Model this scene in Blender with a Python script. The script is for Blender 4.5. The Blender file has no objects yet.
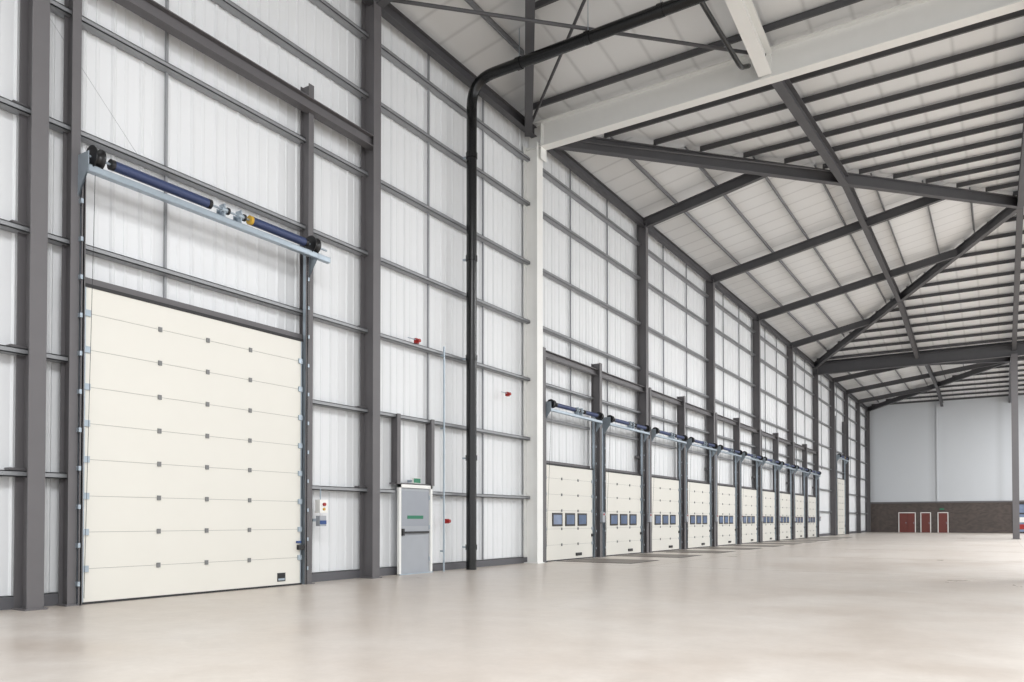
import bpy, math, random
from mathutils import Vector, Matrix
random.seed(4)
sc = bpy.context.scene

# ---------------------------------------------------------------- materials
def lin(c):
    out=[]
    for v in c:
        v/=255.0
        out.append(v/12.92 if v<=0.04045 else ((v+0.055)/1.055)**2.4)
    return (*out,1.0)

def mat(name, rgb, rough=0.5, metal=0.0, var=0.04, nscale=3.0, bump=0.0, stripe=None, spec=0.5):
    """stripe=(axis, period, bumpstrength, darkline 0..1)"""
    m=bpy.data.materials.new(name); m.use_nodes=True
    nt=m.node_tree; N=nt.nodes; L=nt.links
    b=N['Principled BSDF']
    b.inputs['Roughness'].default_value=rough
    b.inputs['Metallic'].default_value=metal
    b.inputs['Specular IOR Level'].default_value=spec
    geo=N.new('ShaderNodeNewGeometry')
    nz=N.new('ShaderNodeTexNoise'); nz.inputs['Scale'].default_value=nscale; nz.inputs['Detail'].default_value=4
    L.new(geo.outputs['Position'],nz.inputs['Vector'])
    c=lin(rgb)
    mix=N.new('ShaderNodeMix'); mix.data_type='RGBA'
    mix.inputs[6].default_value=tuple(max(0,v*(1-var*2)) for v in c[:3])+(1,)
    mix.inputs[7].default_value=tuple(min(1,v*(1+var)) for v in c[:3])+(1,)
    L.new(nz.outputs['Fac'],mix.inputs[0])
    col=mix.outputs[2]
    if stripe:
        ax,per,bs,dk=stripe
        sep=N.new('ShaderNodeSeparateXYZ'); L.new(geo.outputs['Position'],sep.inputs[0])
        mu=N.new('ShaderNodeMath'); mu.operation='DIVIDE'; mu.inputs[1].default_value=per
        L.new(sep.outputs[ax],mu.inputs[0])
        fr=N.new('ShaderNodeMath'); fr.operation='FRACT'; L.new(mu.outputs[0],fr.inputs[0])
        cr=N.new('ShaderNodeValToRGB'); e=cr.color_ramp.elements
        e[0].position=0.0; e[0].color=(0,0,0,1); e[1].position=0.08; e[1].color=(1,1,1,1)
        x=e.new(0.92); x.color=(1,1,1,1); x=e.new(1.0); x.color=(0,0,0,1)
        L.new(fr.outputs[0],cr.inputs[0])
        mx=N.new('ShaderNodeMix'); mx.data_type='RGBA'; 
        mx.inputs[6].default_value=tuple(v*(1-dk) for v in c[:3])+(1,)
        L.new(cr.outputs[0],mx.inputs[0]); L.new(col,mx.inputs[7]); col=mx.outputs[2]
        bp=N.new('ShaderNodeBump'); bp.inputs['Strength'].default_value=bs; bp.inputs['Distance'].default_value=0.02
        L.new(cr.outputs[0],bp.inputs['Height']); L.new(bp.outputs[0],b.inputs['Normal'])
    elif bump>0:
        bp=N.new('ShaderNodeBump'); bp.inputs['Strength'].default_value=bump; bp.inputs['Distance'].default_value=0.01
        L.new(nz.outputs['Fac'],bp.inputs['Height']); L.new(bp.outputs[0],b.inputs['Normal'])
    L.new(col,b.inputs['Base Color'])
    return m

STEEL=mat('steel_dark_grey',(100,98,100),0.5,0,0.05)
STEEL2=mat('steel_roof_grey',(80,80,83),0.5,0,0.05)
PURL=mat('purlin_galv_grey',(128,130,133),0.5,0.15,0.05)
GIRT=mat('girt_galv_grey',(150,152,155),0.45,0.2,0.05)
WHITE=mat('white_painted_steel',(236,236,233),0.45,0,0.02)
LINER=mat('liner_sheet_white',(226,228,230),0.48,0,0.02,0.5,stripe=(1,0.25,0.25,0.07))  # dark stripes mark panel seams, with the ribs' shade painted into the colour
ROOFH=mat('roof_sheet_hip',(226,227,227),0.5,0,0.02,0.5,stripe=(1,1.0,0.5,0.2))
ROOFM=mat('roof_sheet_main',(226,227,227),0.5,0,0.02,0.5,stripe=(0,1.0,0.5,0.2))
CREAM=mat('door_panel_offwhite',(221,219,211),0.42,0,0.012,1.5)
SEAM=mat('panel_seam',(165,165,161),0.6)
BLACK=mat('black_plastic',(26,26,28),0.35)
PIPE=mat('black_hdpe_pipe',(14,15,16),0.25)
RUBBER=mat('rubber_seal',(48,48,50),0.7)
CAP=mat('hinge_cap_grey',(122,123,123),0.5)
GALV=mat('galvanised_steel',(168,180,190),0.35,0.5,0.08,8)
NAVY=mat('spring_navy',(62,74,110),0.4,0.1,0.05)
YEL=mat('yellow_plastic',(200,160,55),0.5)
RED=mat('red_plastic',(160,36,32),0.45)
GREEN=mat('green_sign',(40,120,90),0.5)
BLUEP=mat('blue_plastic',(45,75,130),0.5)
GDOOR=mat('grey_door_leaf',(162,166,172),0.45)
GLASS=mat('window_glass_bluish',(116,132,160),0.08,0,0.25,2.2)
PLATE=mat('leveller_plate',(136,129,122),0.5,0.3,0.1,6)
EWALL=mat('end_wall_panel',(198,202,206),0.5,0,0.01,0.4,stripe=(0,6.0,0.2,0.12))
REDDOOR=mat('door_oxide_red',(108,54,48),0.5)
TRIMD=mat('base_trim_dark',(92,92,96),0.6)

def brickmat():
    m=bpy.data.materials.new('brick_brown'); m.use_nodes=True
    nt=m.node_tree;N=nt.nodes;L=nt.links;b=N['Principled BSDF']
    geo=N.new('ShaderNodeNewGeometry'); mp=N.new('ShaderNodeMapping'); mp.inputs['Rotation'].default_value=(math.radians(-90),0,0)
    L.new(geo.outputs['Position'],mp.inputs[0])
    br=N.new('ShaderNodeTexBrick'); br.inputs['Color1'].default_value=lin((88,78,73)); br.inputs['Color2'].default_value=lin((66,59,56))
    br.inputs['Mortar'].default_value=lin((96,91,88)); br.inputs['Scale'].default_value=2.2
    L.new(mp.outputs[0],br.inputs[0]); L.new(br.outputs[0],b.inputs['Base Color']); b.inputs['Roughness'].default_value=0.8
    return m
BRICK=brickmat()

def floormat():
    m=bpy.data.materials.new('polished_concrete'); m.use_nodes=True
    nt=m.node_tree;N=nt.nodes;L=nt.links;b=N['Principled BSDF']
    b.inputs['Specular IOR Level'].default_value=0.42
    geo=N.new('ShaderNodeNewGeometry')
    def noise(s,d,rough=0.6,dist=0.0):
        n=N.new('ShaderNodeTexNoise'); n.inputs['Scale'].default_value=s; n.inputs['Detail'].default_value=d
        n.inputs['Roughness'].default_value=rough; n.inputs['Distortion'].default_value=dist
        L.new(geo.outputs['Position'],n.inputs['Vector']); return n
    n1=noise(0.3,6,0.6,0.6); n2=noise(1.8,9,0.68,0.3); n3=noise(9,6,0.7,0.3)
    r1=N.new('ShaderNodeValToRGB'); e=r1.color_ramp.elements
    e[0].position=0.32; e[0].color=lin((200,189,178)); e[1].position=0.68; e[1].color=lin((215,209,202))
    L.new(n1.outputs['Fac'],r1.inputs[0])
    r2=N.new('ShaderNodeValToRGB'); e=r2.color_ramp.elements
    e[0].position=0.3; e[0].color=(0.89,0.88,0.87,1); e[1].position=0.66; e[1].color=(1,1,1,1)
    L.new(n2.outputs['Fac'],r2.inputs[0])
    r3=N.new('ShaderNodeValToRGB'); e=r3.color_ramp.elements
    e[0].position=0.3; e[0].color=(0.94,0.935,0.93,1); e[1].position=0.65; e[1].color=(1,1,1,1)
    L.new(n3.outputs['Fac'],r3.inputs[0])
    mx=N.new('ShaderNodeMix'); mx.data_type='RGBA'; mx.blend_type='MULTIPLY'; mx.inputs[0].default_value=1
    L.new(r1.outputs[0],mx.inputs[6]); L.new(r2.outputs[0],mx.inputs[7])
    my=N.new('ShaderNodeMix'); my.data_type='RGBA'; my.blend_type='MULTIPLY'; my.inputs[0].default_value=1
    L.new(mx.outputs[2],my.inputs[6]); L.new(r3.outputs[0],my.inputs[7])
    L.new(my.outputs[2],b.inputs['Base Color'])
    mr=N.new('ShaderNodeMapRange'); mr.inputs['From Min'].default_value=0.3; mr.inputs['From Max'].default_value=0.7
    mr.inputs['To Min'].default_value=0.27; mr.inputs['To Max'].default_value=0.38
    L.new(n1.outputs['Fac'],mr.inputs[0]); L.new(mr.outputs[0],b.inputs['Roughness'])
    bp=N.new('ShaderNodeBump'); bp.inputs['Strength'].default_value=0.02; bp.inputs['Distance'].default_value=0.01
    L.new(n2.outputs['Fac'],bp.inputs['Height']); L.new(bp.outputs[0],b.inputs['Normal'])
    return m
FLOOR=floormat()
JOINT=mat('floor_joint',(165,157,148),0.6)

# ---------------------------------------------------------------- mesh builder
class MB:
    def __init__(s,name): s.n=name; s.v=[]; s.f=[]; s.mi=[]; s.mats=[]; s.smooth=[]
    def m(s,mt):
        if mt not in s.mats: s.mats.append(mt)
        return s.mats.index(mt)
    def poly(s,pts,mt,smooth=False):
        i=len(s.v); s.v+= [tuple(p) for p in pts]; s.f.append(tuple(range(i,i+len(pts)))); s.mi.append(s.m(mt)); s.smooth.append(smooth)
    def raw(s,vs,fs,mt,smooth=False):
        i=len(s.v); s.v+=[tuple(p) for p in vs]; k=s.m(mt)
        for f in fs: s.f.append(tuple(i+j for j in f)); s.mi.append(k); s.smooth.append(smooth)
    def box(s,x0,x1,y0,y1,z0,z1,mt):
        vs=[(x0,y0,z0),(x1,y0,z0),(x1,y1,z0),(x0,y1,z0),(x0,y0,z1),(x1,y0,z1),(x1,y1,z1),(x0,y1,z1)]
        s.raw(vs,[(0,3,2,1),(4,5,6,7),(0,1,5,4),(1,2,6,5),(2,3,7,6),(3,0,4,7)],mt)
    def frame(s,p0,p1,up):
        p0=Vector(p0);p1=Vector(p1); d=(p1-p0).normalized(); up=Vector(up)
        side=d.cross(up).normalized(); u=side.cross(d).normalized()
        return p0,p1,side,u
    def ibeam(s,p0,p1,w,h,mt,up=(0,0,1),tf=0.03,tw=0.02):
        p0,p1,a,u=s.frame(p0,p1,up)
        pr=[(-w/2,-h/2),(w/2,-h/2),(w/2,-h/2+tf),(tw/2,-h/2+tf),(tw/2,h/2-tf),(w/2,h/2-tf),(w/2,h/2),(-w/2,h/2),(-w/2,h/2-tf),(-tw/2,h/2-tf),(-tw/2,-h/2+tf),(-w/2,-h/2+tf)]
        n=len(pr)
        vs=[p+a*x+u*y for p in (p0,p1) for x,y in pr]
        fs=[(i,n+i,n+(i+1)%n,(i+1)%n) for i in range(n)]
        s.raw(vs,fs,mt)
        for o in (0,n):
            s.raw([vs[o+i] for i in range(n)],[(0,1,2,11),(11,2,3,10),(10,3,4,9),(9,4,5,8),(8,5,6,7)],mt)
    def zed(s,p0,p1,w,h,mt,up=(0,0,1),t=0.012):
        p0,p1,a,u=s.frame(p0,p1,up)
        for (x0,x1,y0,y1) in ((-t/2,t/2,-h/2,h/2),(-w/2,t/2,h/2-t,h/2),(-t/2,w/2,-h/2,-h/2+t)):
            c=[(x0,y0),(x1,y0),(x1,y1),(x0,y1)]
            vs=[p+a*x+u*y for p in (p0,p1) for x,y in c]
            s.raw(vs,[(0,1,2,3),(7,6,5,4),(0,4,5,1),(1,5,6,2),(2,6,7,3),(3,7,4,0)],mt)
    def lathe(s,p0,p1,prof,mt,seg=14):
        p0=Vector(p0);p1=Vector(p1); d=p1-p0
        up=Vector((0,0,1)) if abs(d.normalized().z)<0.9 else Vector((1,0,0))
        a=d.normalized().cross(up).normalized(); u=a.cross(d.normalized())
        vs=[]
        for t,r in prof:
            for k in range(seg):
                an=2*math.pi*k/seg
                vs.append(p0+d*t+a*(r*math.cos(an))+u*(r*math.sin(an)))
        fs=[]
        for i in range(len(prof)-1):
            for k in range(seg):
                fs.append((i*seg+k,i*seg+(k+1)%seg,(i+1)*seg+(k+1)%seg,(i+1)*seg+k))
        s.raw(vs,fs,mt,True)
        n=len(prof)-1
        s.raw([vs[k] for k in range(seg)],[tuple(range(seg))[::-1]],mt)
        s.raw([vs[n*seg+k] for k in range(seg)],[tuple(range(seg))],mt)
    def cyl(s,p0,p1,r,mt,seg=12): s.lathe(p0,p1,[(0,r),(1,r)],mt,seg)
    def pipe(s,pts,r,mt,bend=0.35,seg=16):
        pts=[Vector(p) for p in pts]; path=[pts[0]]
        for i in range(1,len(pts)-1):
            a=(pts[i-1]-pts[i]).normalized(); b=(pts[i+1]-pts[i]).normalized()
            s0=pts[i]+a*bend; s1=pts[i]+b*bend
            for k in range(9):
                t=k/8; path.append(s0*(1-t)**2+pts[i]*2*t*(1-t)+s1*t*t)
        path.append(pts[-1])
        vs=[];ref=None
        for i,p in enumerate(path):
            d=(path[min(i+1,len(path)-1)]-path[max(i-1,0)]).normalized()
            if ref is None:
                ref=d.cross(Vector((0.3,0.5,0.8))).normalized()
            ref=(ref-d*ref.dot(d)).normalized(); u=d.cross(ref)
            for k in range(seg):
                an=2*math.pi*k/seg; vs.append(p+ref*(r*math.cos(an))+u*(r*math.sin(an)))
        fs=[]
        for i in range(len(path)-1):
            for k in range(seg): fs.append((i*seg+k,i*seg+(k+1)%seg,(i+1)*seg+(k+1)%seg,(i+1)*seg+k))
        s.raw(vs,fs,mt,True)
    def spring(s,p0,p1,r,mt,pitch=0.03):
        L=(Vector(p1)-Vector(p0)).length; n=max(4,int(L/pitch)); pr=[]
        for i in range(n):
            pr+=[(i/n,r*0.86),((i+0.5)/n,r)]
        pr.append((1,r*0.86)); s.lathe(p0,p1,pr,mt,14)
    def done(s):
        xs=[v[0] for v in s.v]; ys=[v[1] for v in s.v]; zs=[v[2] for v in s.v]
        o=Vector(((min(xs)+max(xs))/2,(min(ys)+max(ys))/2,min(zs)))
        me=bpy.data.meshes.new(s.n); me.from_pydata([tuple(Vector(v)-o) for v in s.v],[],s.f)
        for m_ in s.mats: me.materials.append(m_)
        for p,k,sm in zip(me.polygons,s.mi,s.smooth): p.material_index=k; p.use_smooth=sm
        me.update()
        ob=bpy.data.objects.new(s.n,me); ob.location=o; sc.collection.objects.link(ob); return ob

# ---------------------------------------------------------------- layout
XW=-12.55          # liner sheet plane
XC=-12.22          # column centre
XR=26.0
YB=-22.8; Y1=20.56; Y2=64.0; YE=92.4
EZ=13.9
AX=0.9             # hip apex X
SPANS=[(YB,Y1,2.5),(Y1,Y2,2.5),(Y2,YE,1.65)]

# floor
f=MB('floor')
f.box(XW-0.1,XR,YB,YE+0.2,-0.3,0.0,FLOOR)
for y in [-8.8,20.9,29.3,38,46.7,55.3,64,78]:
    f.box(XW+0.6,XR,y-0.006,y+0.006,-0.01,0.0015,JOINT)
for x in [-8.6,0.9,14]:
    f.box(x-0.006,x+0.006,20 if x<0 else YB,YE,-0.01,0.0015,JOINT)
f.done()

# left wall cladding with real ribs
w=MB('wall_left')
y=YB; P=0.5; prof=[]
while y<YE:
    prof+=[(y,0),(y+0.03,0.03),(y+0.07,0.03),(y+0.10,0),(y+0.24,0),(y+0.25,0.01),(y+0.30,0.01),(y+0.31,0)]
    y+=P
prof.append((YE,0))
for i in range(len(prof)-1):
    a,b=prof[i],prof[i+1]
    w.poly([(XW+a[1],a[0],0.2),(XW+b[1],b[0],0.2),(XW+b[1],b[0],EZ),(XW+a[1],a[0],EZ)],LINER)
w.poly([(XW-0.15,YB,0),(XW-0.15,YE,0),(XW-0.15,YE,EZ+0.1),(XW-0.15,YB,EZ+0.1)],LINER)
w.done()
w=MB('baseboard_left'); w.box(XW-0.05,XW+0.12,YB,YE,0,0.18,TRIMD); w.done()

# sheeting rails
g=MB('sheeting_rails')
for z in (2.02,3.85,5.7,7.5,9.35,11.2,12.6):
    if z<5:
        segs=[(YB,6.45),(11.3,Y1),(Y2,YE)]
        if z<3: segs=[(YB,6.45),(11.3,14.15),(15.5,Y1),(Y2,72.2),(77,YE)]
    else: segs=[(YB,YE)]
    for a,b in segs:
        g.box(XW+0.03,XW+0.23,a,b,z-0.045,z-0.030,GIRT)
        g.box(XW+0.03,XW+0.23,a,b,z+0.030,z+0.045,GIRT)
        g.box(XW+0.215,XW+0.23,a,b,z-0.045,z+0.045,GIRT)
for ya in [8.17,15.6,18.1,2.2,-1.5]:
    g.box(XW+0.05,XW+0.10,ya-0.02,ya+0.02,5.2 if 6<ya<12 else (3.9 if ya>13 and ya<16 else 0.2),13.5,GIRT)
bays=[Y1+8.688*i for i in range(6)]
for i in range(5):
    for fr in (0.33,0.67):
        g.box(XW+0.05,XW+0.10,bays[i]+8.688*fr-0.02,bays[i]+8.688*fr+0.02,5.2,13.5,GIRT)
for ya in (67.5,71.1+3.5,82,88.5):
    g.box(XW+0.05,XW+0.10,ya-0.02,ya+0.02,5.5,13.5,GIRT)
g.cyl((XW+0.12,6.1,9.2),(XW+0.12,7.6,7.6),0.003,GIRT,6)
g.done()

# wall columns
def column(name,Y,mt,top=13.25,w_=0.24,d=0.46,xc=XC):
    c=MB(name)
    c.ibeam((xc,Y,0),(xc,Y,top),w_,d,mt,up=(1,0,0),tf=0.025,tw=0.015)
    c.box(xc-d/2-0.02,xc+d/2+0.04,Y-w_/2-0.04,Y+w_/2+0.04,0,0.025,mt)
    for z in (2.02,3.85,5.7,7.5,9.35,11.2):
        c.box(xc-d/2-0.05,xc-d/2+0.1,Y-w_/2-0.12,Y+w_/2+0.12,z-0.02,z+0.09,mt)
    c.done()
for Y in [-16.2,-8.8,-1.45,5.85,13.2]+bays[1:5]+[Y2,71.1,78.2,85.3]:
    column('steel_column',Y,STEEL,top=13.4,d=0.40,xc=XC-0.03)
column('white_steel_column',Y1-0.08,WHITE,top=13.0,w_=0.34,d=0.5,xc=XC)
c=MB('steel_column'); c.ibeam((XC,YE-0.35,0),(XC,YE-0.35,13.4),0.24,0.4,STEEL,up=(1,0,0)); c.done()

# interior valley columns
for (X,Y,mt,nm) in [(AX,Y1,WHITE,'white_steel_column'),(AX,Y2,STEEL,'steel_column'),(14,Y1,WHITE,'white_steel_column'),(14,Y2,STEEL,'steel_column')]:
    c=MB(nm)
    c.ibeam((X,Y,0),(X,Y,12.9),0.4,0.5,mt,up=(0,1,0))
    c.box(X-0.28,X+0.28,Y-0.32,Y+0.32,0,0.03,mt)
    c.done()

# valley beams
b=MB('white_valley_beam'); b.ibeam((XC-0.2,Y1,13.28),(XR,Y1,13.28),0.34,0.8,WHITE,tf=0.035)
b.box(XC+0.32,XC+0.34,Y1-0.17,Y1+0.17,12.5,13.6,WHITE)
b.box(-5.08-0.1,-5.08+0.1,Y1-0.16,Y1-0.01,12.9,13.66,WHITE)
b.done()
b=MB('valley_beam'); b.ibeam((XC-0.2,Y2,13.2),(XR,Y2,13.2),0.34,0.85,STEEL2,tf=0.035); b.done()
b=MB('tie_beam'); b.ibeam((XC+0.05,YB,10.02),(XC+0.05,13.2,10.02),0.22,0.26,STEEL,tf=0.02); b.done()
b=MB('eaves_beam'); b.ibeam((XC,YB,13.45),(XC,YE,13.45),0.2,0.3,STEEL2,tf=0.02); b.done()

# dock frame: header tie + posts as one frame
b=MB('dock_steel_frame')
b.ibeam((XC-0.02,Y1,6.62),(XC-0.02,Y2,6.62),0.2,0.22,STEEL,tf=0.02)
for i in range(11):
    Y=Y1+4.344*i+0.17
    if i%2==0: ys=[Y+0.15] if i<10 else []
    else: ys=[Y-0.14]
    for yy in ys:
        b.ibeam((XC,yy,0),(XC,yy,6.95 if i%2 else 6.75),0.2,0.34,STEEL,up=(1,0,0),tf=0.015)
        b.box(XC-0.2,XC+0.2,yy-0.13,yy+0.13,0,0.02,STEEL)
for i in range(10):
    a=Y1+0.55+4.344*i; b.box(XW+0.05,XW+0.2,a,a+3.56,3.15,3.25,STEEL)
    b.box(XW+0.05,XW+0.2,a,a+3.56,4.55,4.63,GIRT)
b.done()

# ---------------------------------------------------------------- roof
roof=MB('ceiling'); A=AX-XW
for (y0,y1,r) in SPANS:
    ym=(y0+y1)/2
    roof.poly([(XW,y0,EZ),(AX,ym,EZ+r),(XW,y1,EZ)],ROOFH)
    for (ya) in (y0,y1):
        z1=EZ+r
        roof.poly([(XW,ya,EZ),(4,ya,EZ),(4,ym,z1),(AX,ym,z1)],ROOFM)
        for a,c_ in ((7.5,11),(14.5,18),(21.5,26)):
            roof.poly([(a,ya,EZ),(c_,ya,EZ),(c_,ym,z1),(a,ym,z1)],ROOFM)
ob=roof.done()
pr=MB('roof_purlins')
for (y0,y1,r) in SPANS:
    ym=(y0+y1)/2; h=ym-y0
    k=1
    while k*1.65<A:
        t=k*1.65/A; X=XW+k*1.65; z=EZ+r*t-0.13
        pr.zed((X,y0+h*t+0.1,z),(X,y1-h*t-0.1,z),0.1,0.2,PURL); k+=1
    k=0
    while 0.7+k*1.7<h:
        dd=0.7+k*1.7; t=dd/h; X=XW+A*t; z=EZ+r*t-0.13
        for Y in (y0+dd,y1-dd):
            pr.zed((X+0.1,Y,z),(XR,Y,z),0.12,0.2,STEEL2)
        k+=1
pr.done()
rf=MB('roof_rafters')
for (y0,y1,r) in SPANS:
    ym=(y0+y1)/2; h=ym-y0; o=-0.47
    for ya in (y0,y1):
        rf.ibeam((XW+0.3,ya+(0.3 if ya==y0 else -0.3),EZ+o),(AX,ym,EZ+r+o),0.24,0.46,STEEL2)
    if y0==Y1: cols=bays[1:5]
    elif y0==Y2: cols=[71.1,78.2,85.3]
    else: cols=[-16.2,-8.8,-1.45,5.9,13.25]
    for Y in cols:
        t=min(Y-y0,y1-Y)/h
        rf.ibeam((XC,Y,EZ+o-0.02),(XW+A*t,Y,EZ+r*t+o),0.2,0.4,STEEL2)
    X=-5.08; t=(X-XW)/A; zt=EZ+r*t+o-0.05
    rf.ibeam((X,y0+0.2,EZ+o),(X,y0+h*t,zt),0.26,0.42,STEEL2)
    rf.ibeam((X,y0+h*t,zt),(X,y1-h*t,zt),0.24,0.38,STEEL2)
    if y0==YB:
        rf.ibeam((X,y1-h*t,zt-0.1),(X,y1-0.18,EZ+o-0.2),0.34,0.6,WHITE)
    else:
        rf.ibeam((X,y1-h*t,zt),(X,y1-0.2,EZ+o),0.26,0.42,STEEL2)
    for X in (AX,7.5,14,20.5):
        for ya in (y0,y1):
            rf.ibeam((X,ya,EZ+o-0.05),(X,ym,EZ+r+o-0.02),0.26,0.46,STEEL2)
    rf.ibeam((AX,ym,EZ+r+o),(XR,ym,EZ+r+o),0.2,0.3,STEEL2)
rf.done()
br=MB('roof_bracing')
def roofz(x,y):
    for (y0,y1,r) in SPANS:
        if y0<=y<=y1:
            h=(y1-y0)/2; t=min(min(y-y0,y1-y)/h,(x-XW)/A,1); return EZ+r*t
    return EZ
def brace(x0,y0,x1,y1,rad=0.045,off=-0.45):
    br.cyl((x0,y0,roofz(x0,y0)+off),(x1,y1,roofz(x1,y1)+off),rad,STEEL2,8)
brace(XC,Y1+0.4,-5.08,31.6,0.03)
brace(XC,13.25,-5.08,Y1-0.2); brace(-5.08,13.25,XC,Y1-0.3)
brace(XC,64,-5.08,71.1); brace(XC,5.9,-5.08,13.25)
br.done()

# ---------------------------------------------------------------- sectional doors
def shaft_set(m,y0,y1,z,big):
    xs=XC+0.28; r=0.085 if big else 0.07
    m.cyl((xs,y0-0.12,z),(xs,y1+0.42,z),0.02,GALV,10)
    Lw=y1-y0
    R=0.18 if big else .14
    for yd,sg in ((y0+0.02,1),(y1+0.04,-1)):
        m.lathe((xs,yd-0.08,z),(xs,yd+0.08,z),[(0,R),(0.12,R),(0.14,0.11),(0.8,0.11),(0.85,R*.92),(1,R*.92)],BLACK,18)
    a0,a1=y0+0.28,y0+Lw*0.46; b0,b1=y0+Lw*0.66,y1-0.16
    m.spring((xs,a0,z),(xs,a1,z),r,NAVY); m.spring((xs,b0,z),(xs,b1,z),r,NAVY)
    for yy in (a0,a1,b0,b1): m.cyl((xs,yy-0.03,z),(xs,yy+0.03,z),r*1.02,YEL if yy==b0 and big else BLACK,14)
    for yy in (y0+Lw*0.53,y0+Lw*0.61):
        m.box(xs-0.12,xs+0.03,yy-0.012,yy+0.012,z-0.2,z+0.11,GALV)
        m.box(xs-0.12,xs-0.11,yy-0.07,yy+0.07,z-0.2,z+0.02,GALV)
        m.cyl((xs,yy-0.06,z),(xs,yy+0.06,z),0.05,GALV,10)
        m.cyl((xs,yy+0.06,z),(xs,yy+0.1,z),0.065,BLACK,12)
    zb=z-0.2; ye=y1+0.48 if big else y1+0.15
    hb=0.05 if big else 0.035
    m.box(xs+0.05,xs+0.06,y0-0.12,ye,zb-hb,zb+hb,GALV)
    m.box(xs-0.04,xs+0.06,y0-0.12,ye,zb+hb-0.005,zb+hb+0.005,GALV)
    m.box(xs-0.04,xs+0.06,y0-0.12,ye,zb-hb-0.005,zb-hb+0.005,GALV)
    for yy in (y0-0.12,y1+0.14):
        m.box(XC-0.05,xs+0.06,yy-0.006,yy+0.006,zb-0.06,z+0.06,GALV)
        m.poly([(XC+0.02,yy+0.01,zb-0.45),(XC+0.02,yy+0.01,zb-0.06),(xs+0.02,yy+0.01,zb-0.06)],GALV)
        m.poly([(XC+0.02,yy-0.01,zb-0.45),(XC+0.02,yy-0.01,zb-0.06),(xs+0.02,yy-0.01,zb-0.06)],GALV)

def sect_door(name,y0,w_,h,seams,caps,big,shz):
    m=MB(name); xf=XC+0.02; y1=y0+w_
    zz=[0.03]+seams+[h]
    for a,b in zip(zz[:-1],zz[1:]):
        m.box(xf-0.05,xf,y0,y1,a+0.004,b-0.004,CREAM)
    m.box(xf-0.04,xf-0.006,y0,y1,0.02,h,SEAM)
    m.box(xf-0.05,xf+0.012,y0,y1,0.0,0.035,RUBBER)
    m.box(xf-0.05,xf+0.015,y0-0.02,y1+0.02,h-0.005,h+0.05,RUBBER)
    for z in seams:
        for fr in caps:
            yc=y0+w_*fr
            m.box(xf,xf+0.02,yc-0.033,yc+0.033,z-0.04,z+0.04,CAP)
        for yc in (y0+0.05,y1-0.05):
            m.box(xf,xf+0.03,yc-0.05,yc+0.05,z-0.05,z+0.05,GALV)
    for yy in (y0,y1-0.03): m.box(xf,xf+0.006,yy,yy+0.03,0.03,h,GALV)
    for sg,yy in ((-1,y0-0.06),(1,y1+0.06)):
        m.box(xf-0.03,xf+0.09,yy-0.012,yy+0.012,0,shz-0.1,GALV)
        m.box(xf+0.07,xf+0.09,yy-0.03,yy+0.03,0,shz-0.1,STEEL)
        z=0.3
        while z<shz-0.3:
            m.box(xf-0.05,xf+0.10,yy+sg*0.012,yy+sg*0.05,z,z+0.07,GALV); z+=0.6
        m.cyl((xf+0.045,yy-sg*0.08,0.1),(XC+0.28,yy-sg*0.08,shz),0.004,BLACK,6)
    shaft_set(m,y0,y1,shz,big)
    if big:
        m.box(xf,xf+0.012,y1-0.62,y1-0.42,0.10,0.27,BLACK)
        m.box(xf+0.012,xf+0.014,y1-0.60,y1-0.44,0.12,0.16,GALV)
        m.box(xf,xf+0.07,y1-0.12,y1+0.02,0.72,0.82,BLACK)
        m.box(xf,xf+0.05,y1-0.14,y1-0.04,0.86,0.9,BLUEP)
    else:
        n=3; ww=0.66; gap=(w_-n*ww)/(n+1)*0.62; st=y0+(w_-n*ww-(n-1)*gap)/2
        for i in range(n):
            a=st+i*(ww+gap)
            m.box(xf,xf+0.025,a,a+ww,1.13,1.56,BLACK)
            m.box(xf+0.02,xf+0.028,a+0.06,a+ww-0.06,1.19,1.50,GLASS)
        m.box(xf,xf+0.03,y0+w_*0.62,y0+w_*0.74,0.12,0.22,BLACK)
        m.box(xf,xf+0.04,y1-0.12,y1-0.02,0.75,0.85,BLACK)
        yy=y1+0.37
        m.box(XC+0.18,XC+0.28,yy-0.1,yy+0.1,1.25,1.6,GDOOR); m.box(XC+0.28,XC+0.30,yy-0.04,yy+0.04,1.5,1.56,RED)
        m.cyl((XC+0.22,yy,1.6),(XC+0.22,yy,4.6),0.015,GALV,6)
    return m.done()

BS=[0.56,1.14,1.71,2.29,2.86,3.44,4.03,4.61]
sect_door('sectional_door',6.6,4.5,5.03,BS,(0.29,0.5,0.71),True,7.0)
sect_door('sectional_door',72.6,4.2,5.03,BS,(0.29,0.5,0.71),True,7.0)
for i in range(10):
    sect_door('dock_door',Y1+0.58+4.344*i,3.42,3.1,[0.52,1.04,1.64,2.16,2.68],(0.33,0.67),False,5.0)

def posts(yl,yr,top):
    for Y in (yl,yr):
        m=MB('door_jamb_post'); m.ibeam((XC-0.08,Y,0),(XC-0.08,Y,top),0.14,0.26,STEEL,up=(1,0,0),tf=0.015); 
        m.box(XC-0.22,XC+0.1,Y-0.11,Y+0.11,0,0.02,STEEL); m.done()
posts(6.44,11.30,10.5); posts(72.35,77.05,10.5)
m=MB('trim_2'); m.box(XW+0.05,XC-0.05,6.55,11.2,5.1,5.2,STEEL); m.done()
for i in range(10):
    a=Y1+0.62+4.344*i+0.6
    m=MB('dock_leveller'); m.box(-12.1,-9.5,a-0.06,a+2.26,-0.02,0.004,RUBBER); m.box(-12.05,-9.55,a,a+2.2,-0.02,0.010,PLATE)
    m.box(-11.75,-11.72,a,a+2.2,0.0,0.014,RUBBER)
    m.done()

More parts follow.
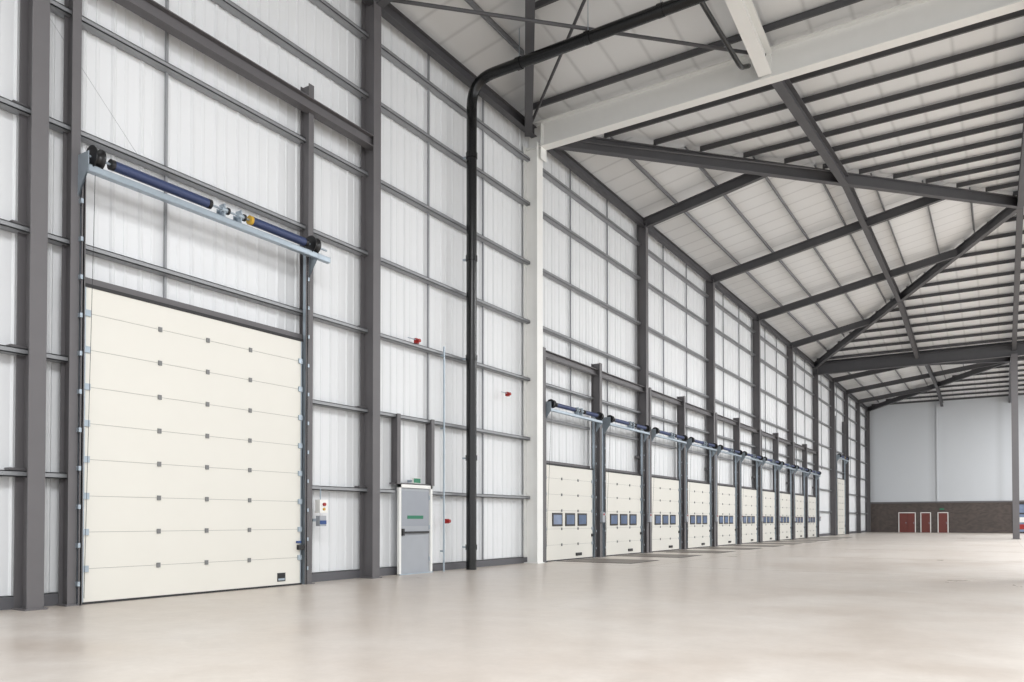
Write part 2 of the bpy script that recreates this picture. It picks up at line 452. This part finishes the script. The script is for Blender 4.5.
# ---------------------------------------------------------------- personnel door
DUP=mat('door_upper_blue_grey',(150,155,163),0.4)
m=MB('door_1'); xf=XC-0.02; ya,yb=14.22,15.5
xi=XW+0.24
m.box(xi,xf,ya,ya+0.07,0,2.2,WHITE); m.box(xi,xf,yb-0.07,yb,0,2.2,WHITE); m.box(xi,xf,ya,yb,2.12,2.2,WHITE)
m.box(xf-0.07,xf-0.04,ya+0.08,yb-0.08,0.02,2.11,GDOOR)
m.box(xf-0.042,xf-0.035,ya+0.12,yb-0.12,1.18,2.05,DUP)
m.box(xf-0.037,xf-0.025,ya+0.34,yb-0.34,1.36,1.44,GREEN)
m.box(xf-0.04,xf+0.01,ya+0.14,yb-0.14,1.0,1.05,BLACK)
m.box(xf-0.04,xf,ya+0.12,ya+0.2,0.95,1.12,BLACK)
for z in (0.3,1.1,1.85): m.cyl((xf-0.03,yb-0.09,z),(xf-0.03,yb-0.09,z+0.1),0.015,GALV,8)
m.box(xi,xf+0.03,ya,yb,0,0.02,GALV)
m.done()
m=MB('exit_sign'); m.box(xf-0.03,xf+0.02,14.72,15.0,2.24,2.37,WHITE); m.box(xf+0.02,xf+0.025,14.73,14.99,2.25,2.36,GREEN); m.box(XW+0.03,xf-0.03,14.84,14.88,2.27,2.33,GALV); m.done()
m=MB('door_head_frame')
for Y in (14.2,15.52):
    m.ibeam((XC-0.12,Y,2.2),(XC-0.12,Y,3.9),0.12,0.2,STEEL,up=(1,0,0),tf=0.012)
m.box(XW+0.06,XC-0.1,14.14,15.58,2.2,2.24,STEEL)
m.done()

# wall services
m=MB('conduit'); m.cyl((XC,15.95,0),(XC,15.95,5.85),0.025,GALV,8)
for z in (0.5,1.9,3.7,5.6): m.box(XC-0.1,XC+0.01,15.92,15.98,z,z+0.04,GALV)
m.done()
for (Y,z) in ((14.9,5.8),(19.1,5.05),(16.15,1.3)):
    m=MB('fire_alarm_sounder'); m.box(XC-0.1,XC-0.02,Y-0.06,Y+0.06,z-0.06,z+0.06,RED); m.cyl((XC-0.03,Y,z),(XC+0.05,Y,z),0.045,RED,14)
    if z>2: m.cyl((XC-0.04,Y-0.35,z+0.02),(XC-0.04,Y-0.06,z+0.02),0.012,GALV,6)
    m.done()
m=MB('door_control_box'); m.box(XC,XC+0.14,11.5,11.72,1.48,1.76,WHITE); m.box(XC,XC+0.12,11.52,11.7,1.2,1.42,GDOOR); m.box(XC+0.12,XC+0.13,11.52,11.7,1.24,1.32,BLUEP)
m.cyl((XC+0.14,11.61,1.66),(XC+0.18,11.61,1.66),0.035,RED,12); m.cyl((XC+0.14,11.61,1.56),(XC+0.165,11.61,1.56),0.03,YEL,12)
m.cyl((XC+0.05,11.6,1.76),(XC+0.05,11.6,2.0),0.012,GALV,6); m.box(XC-0.1,XC,11.45,11.7,1.3,1.36,GALV); m.done()

# black drain pipe
m=MB('drain_pipe')
PX=XC+0.2; PY=16.9
m.pipe([(PX,PY,0.0),(PX,PY,13.25),(9,PY,13.25)],0.14,PIPE,0.7)
m.pipe([(-5.7,PY,13.25),(-5.7,PY+0.5,13.25),(-5.5,19.6,12.9),(-5.5,Y1-0.25,13.3)],0.06,PIPE,0.2)
for z in (0.6,3.0,5.7,8.4,11.2):
    m.cyl((PX,PY,z-0.07),(PX,PY,z+0.07),0.16,PIPE,16); m.box(XC-0.08,PX,PY-0.03,PY+0.03,z-0.02,z+0.02,GALV)
for x in (-10.5,-8.5,-6.6,-4,-1,2,5,8):
    m.cyl((x-0.07,PY,13.25),(x+0.07,PY,13.25),0.16,PIPE,16); m.cyl((x,PY,13.35),(x,PY,roofz(x,PY)-0.1),0.01,GALV,6)
m.done()

# ---------------------------------------------------------------- end wall
e=MB('wall_end')
e.box(XW-0.1,XR,YE,YE+0.2,3.2,EZ+0.1,EWALL)
e.box(XW-0.1,XR,YE-0.05,YE+0.2,0,3.15,BRICK)
e.done()
e=MB('trim_1'); e.box(XW,XR,YE-0.12,YE,3.12,3.28,STEEL); e.done()
k=0
for xa,n in ((-9.3,2),(-7.2,1),(-5.6,1)):
    k+=1
    m=MB('door_%d'%(k+1)); wd=0.85*n+0.14 if n==1 else 1.66
    yy=YE-0.06
    m.box(xa,xa+0.08,yy-0.06,yy,0,2.15,WHITE); m.box(xa+wd-0.08,xa+wd,yy-0.06,yy,0,2.15,WHITE); m.box(xa,xa+wd,yy-0.06,yy,2.07,2.15,WHITE)
    for j in range(n):
        wj=(wd-0.16)/n; m.box(xa+0.08+j*wj+0.01,xa+0.08+(j+1)*wj-0.01,yy-0.05,yy,0.01,2.07,REDDOOR)
        m.box(xa+0.08+j*wj+wj-0.12,xa+0.08+j*wj+wj-0.08,yy-0.08,yy-0.05,0.95,1.1,GALV)
    m.done()
m=MB('exit_sign'); m.box(-5.4,-5.0,YE-0.12,YE-0.05,2.4,2.55,GREEN); m.done()
m=MB('window_1'); yy=YE-0.06
m.box(1.0,6.0,yy-0.06,yy,0.0,3.0,BLACK)
for j in range(4):
    m.box(1.12+j*1.22,1.12+j*1.22+1.1,yy-0.08,yy-0.05,0.15,1.9,GLASS); m.box(1.12+j*1.22,1.12+j*1.22+1.1,yy-0.08,yy-0.05,2.05,2.88,GLASS)
m.box(1.3,2.0,yy-0.09,yy-0.08,0.4,0.9,RED); m.box(1.2,2.1,yy-0.09,yy-0.08,1.1,1.6,WHITE)
m.done()
m=MB('trim_3')
m.box(-5.66,-5.54,YE-0.14,YE-0.01,3.3,13.6,EWALL)
m.done()

# ---------------------------------------------------------------- light
wd=bpy.data.worlds.new('World'); sc.world=wd; wd.use_nodes=True
bg=wd.node_tree.nodes['Background']; bg.inputs[0].default_value=(0.97,0.985,1.0,1); bg.inputs[1].default_value=1.8
def area(name,loc,rot,sx,sy,p,col=(0.985,0.99,1.0)):
    l=bpy.data.lights.new(name,'AREA'); l.shape='RECTANGLE'; l.size=sx; l.size_y=sy; l.energy=p; l.color=col
    o=bpy.data.objects.new(name,l); o.location=loc; o.rotation_euler=rot; sc.collection.objects.link(o)
for i,(x,y) in enumerate(((3,0),(7,32),(7,52),(7,78))):
    area('added_fill_area',(x,y,13.0),(0,math.radians(6),0),6,14,2800)  # added soft area lights below the roof, brightening floor, wall and bounce

# ---------------------------------------------------------------- camera
cam=bpy.data.cameras.new('camera'); co=bpy.data.objects.new('camera',cam); sc.collection.objects.link(co)
cam.sensor_width=36; cam.lens=27.07; cam.clip_end=500
ph=math.radians(1.0)
co.location=(0,0,1.33); co.rotation_euler=(math.radians(90)+ph,0,math.radians(32.4))
cam.shift_y=(179-770*math.tan(ph))/1024
sc.camera=co
sc.view_settings.view_transform='Standard'
sc.view_settings.exposure=0.0
